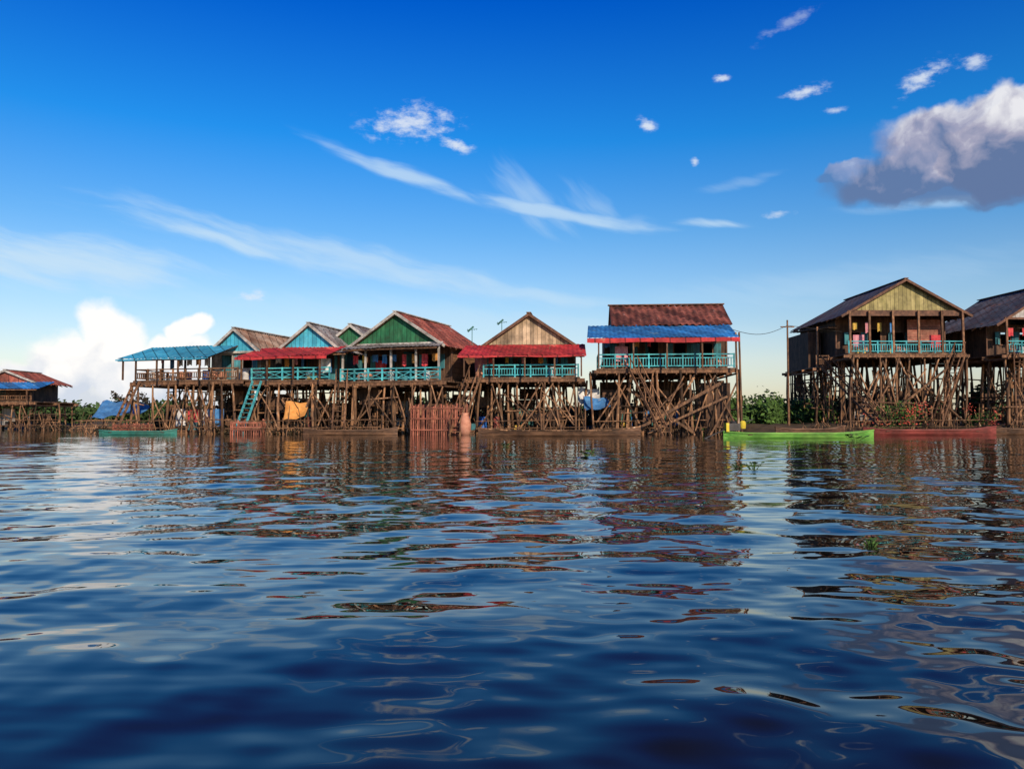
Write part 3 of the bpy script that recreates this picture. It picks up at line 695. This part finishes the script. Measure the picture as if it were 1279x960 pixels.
cum=mx([cloud(*a) for a in [
 (-.505,.085,0,.052,.064,1,'c'),(-.56,.06,0,.06,.05,1,'c'),(-.455,.05,0,.085,.045,1,'c'),(-.60,.035,0,.075,.04,1,'c'),
 (-.405,.108,25,.032,.020,.9,'c'),(-.42,.07,0,.055,.034,.9,'c'),(-.17,.112,0,.025,.014,.7,'c'),(-.5,.0,0,.25,.045,.9,'c'),(-.34,.03,0,.09,.03,.55,'c')]])
grey=mx([cloud(*a) for a in [(.53,.322,6,.15,.042,.92,'c'),(.64,.345,8,.15,.068,1,'c'),(.57,.375,5,.12,.034,.95,'c'),(.43,.318,8,.05,.014,.6,'c'),(.60,.30,0,.14,.032,.75,'c')]])
# sky tint with elevation (deep blue aloft, pale haze at horizon)
rp=N.new('ShaderNodeValToRGB'); L.new(math_('DIVIDE',E,1.2,True),rp.inputs['Fac'])
cr=rp.color_ramp; K=5.0
def cc(c): return (c[0]/K,c[1]/K,c[2]/K,1)
cr.elements[0].position=0; cr.elements[0].color=cc((1.2,1.05,1.0)); cr.elements[1].position=1; cr.elements[1].color=cc((0.04,.18,.5))
for pos,c in((.06,(1.35,1.2,1.15)),(.12,(1.05,1.2,1.3)),(.19,(.55,1.05,1.4)),(.28,(.10,.90,1.6)),(.41,(0.0,.50,1.6)),(.58,(0.02,.28,.9))):
    e_=cr.elements.new(pos); e_.color=cc(c)
sc=N.new('ShaderNodeVectorMath'); sc.operation='SCALE'; sc.inputs['Scale'].default_value=K; L.new(rp.outputs[0],sc.inputs[0])
mt=N.new('ShaderNodeVectorMath'); mt.operation='MULTIPLY'; L.new(sky.outputs[0],mt.inputs[0]); L.new(sc.outputs[0],mt.inputs[1])
col=mt.outputs[0]
def over(col,fac,c):
    m=N.new('ShaderNodeMixRGB'); L.new(fac,m.inputs[0]); L.new(col,m.inputs[1])
    if isinstance(c,tuple): m.inputs[2].default_value=(*c,1)
    else: L.new(c,m.inputs[2])
    return m.outputs[0]
col=over(col,wisps,(6.2,7.9,9.2)); col=over(col,puffs,(7.8,8.4,9.2))
# cumulus shading painted as colour: greyer base, white top, broken up by noise
bn=N.new('ShaderNodeTexNoise'); bn.inputs['Scale'].default_value=24; bn.inputs['Detail'].default_value=5; L.new(w_cum,bn.inputs['Vector'])
hr=N.new('ShaderNodeMapRange'); L.new(math_('ADD',math_('MULTIPLY',E,6.0),bn.outputs['Fac']),hr.inputs['Value']); hr.inputs['From Min'].default_value=.55; hr.inputs['From Max'].default_value=.95
cm=N.new('ShaderNodeMixRGB'); L.new(hr.outputs[0],cm.inputs[0]); cm.inputs[1].default_value=(6.6,7.2,8.2,1); cm.inputs[2].default_value=(10.6,10.3,9.9,1)
col=over(col,cum,cm.outputs[0])
gr=N.new('ShaderNodeMapRange'); L.new(math_('ADD',math_('MULTIPLY',E,7.0),math_('MULTIPLY',bn.outputs['Fac'],1.3)),gr.inputs['Value']); gr.inputs['From Min'].default_value=2.55; gr.inputs['From Max'].default_value=3.05
gm=N.new('ShaderNodeValToRGB'); L.new(gr.outputs[0],gm.inputs[0]); ge=gm.color_ramp.elements; ge[0].color=(.13,.20,.38,1); ge[1].color=(.86,.86,.90,1)  # shaded underside and lit top painted into the grey cloud's colour
x_=ge.new(.5); x_.color=(.40,.40,.54,1)
gs=N.new('ShaderNodeVectorMath'); gs.operation='SCALE'; gs.inputs['Scale'].default_value=9.5; L.new(gm.outputs[0],gs.inputs[0])
col=over(col,grey,gs.outputs[0])
L.new(col,bg.inputs['Color'])

# ------------------------------------------------------------------ camera
cd=bpy.data.cameras.new('camera'); cd.sensor_width=36; cd.lens=28.15; cd.clip_start=.05; cd.clip_end=9000
cam=bpy.data.objects.new('camera',cd); scene.collection.objects.link(cam); cam.location=(0,0,.9)
cam.rotation_euler=(math.radians(92.52),0,0); scene.camera=cam
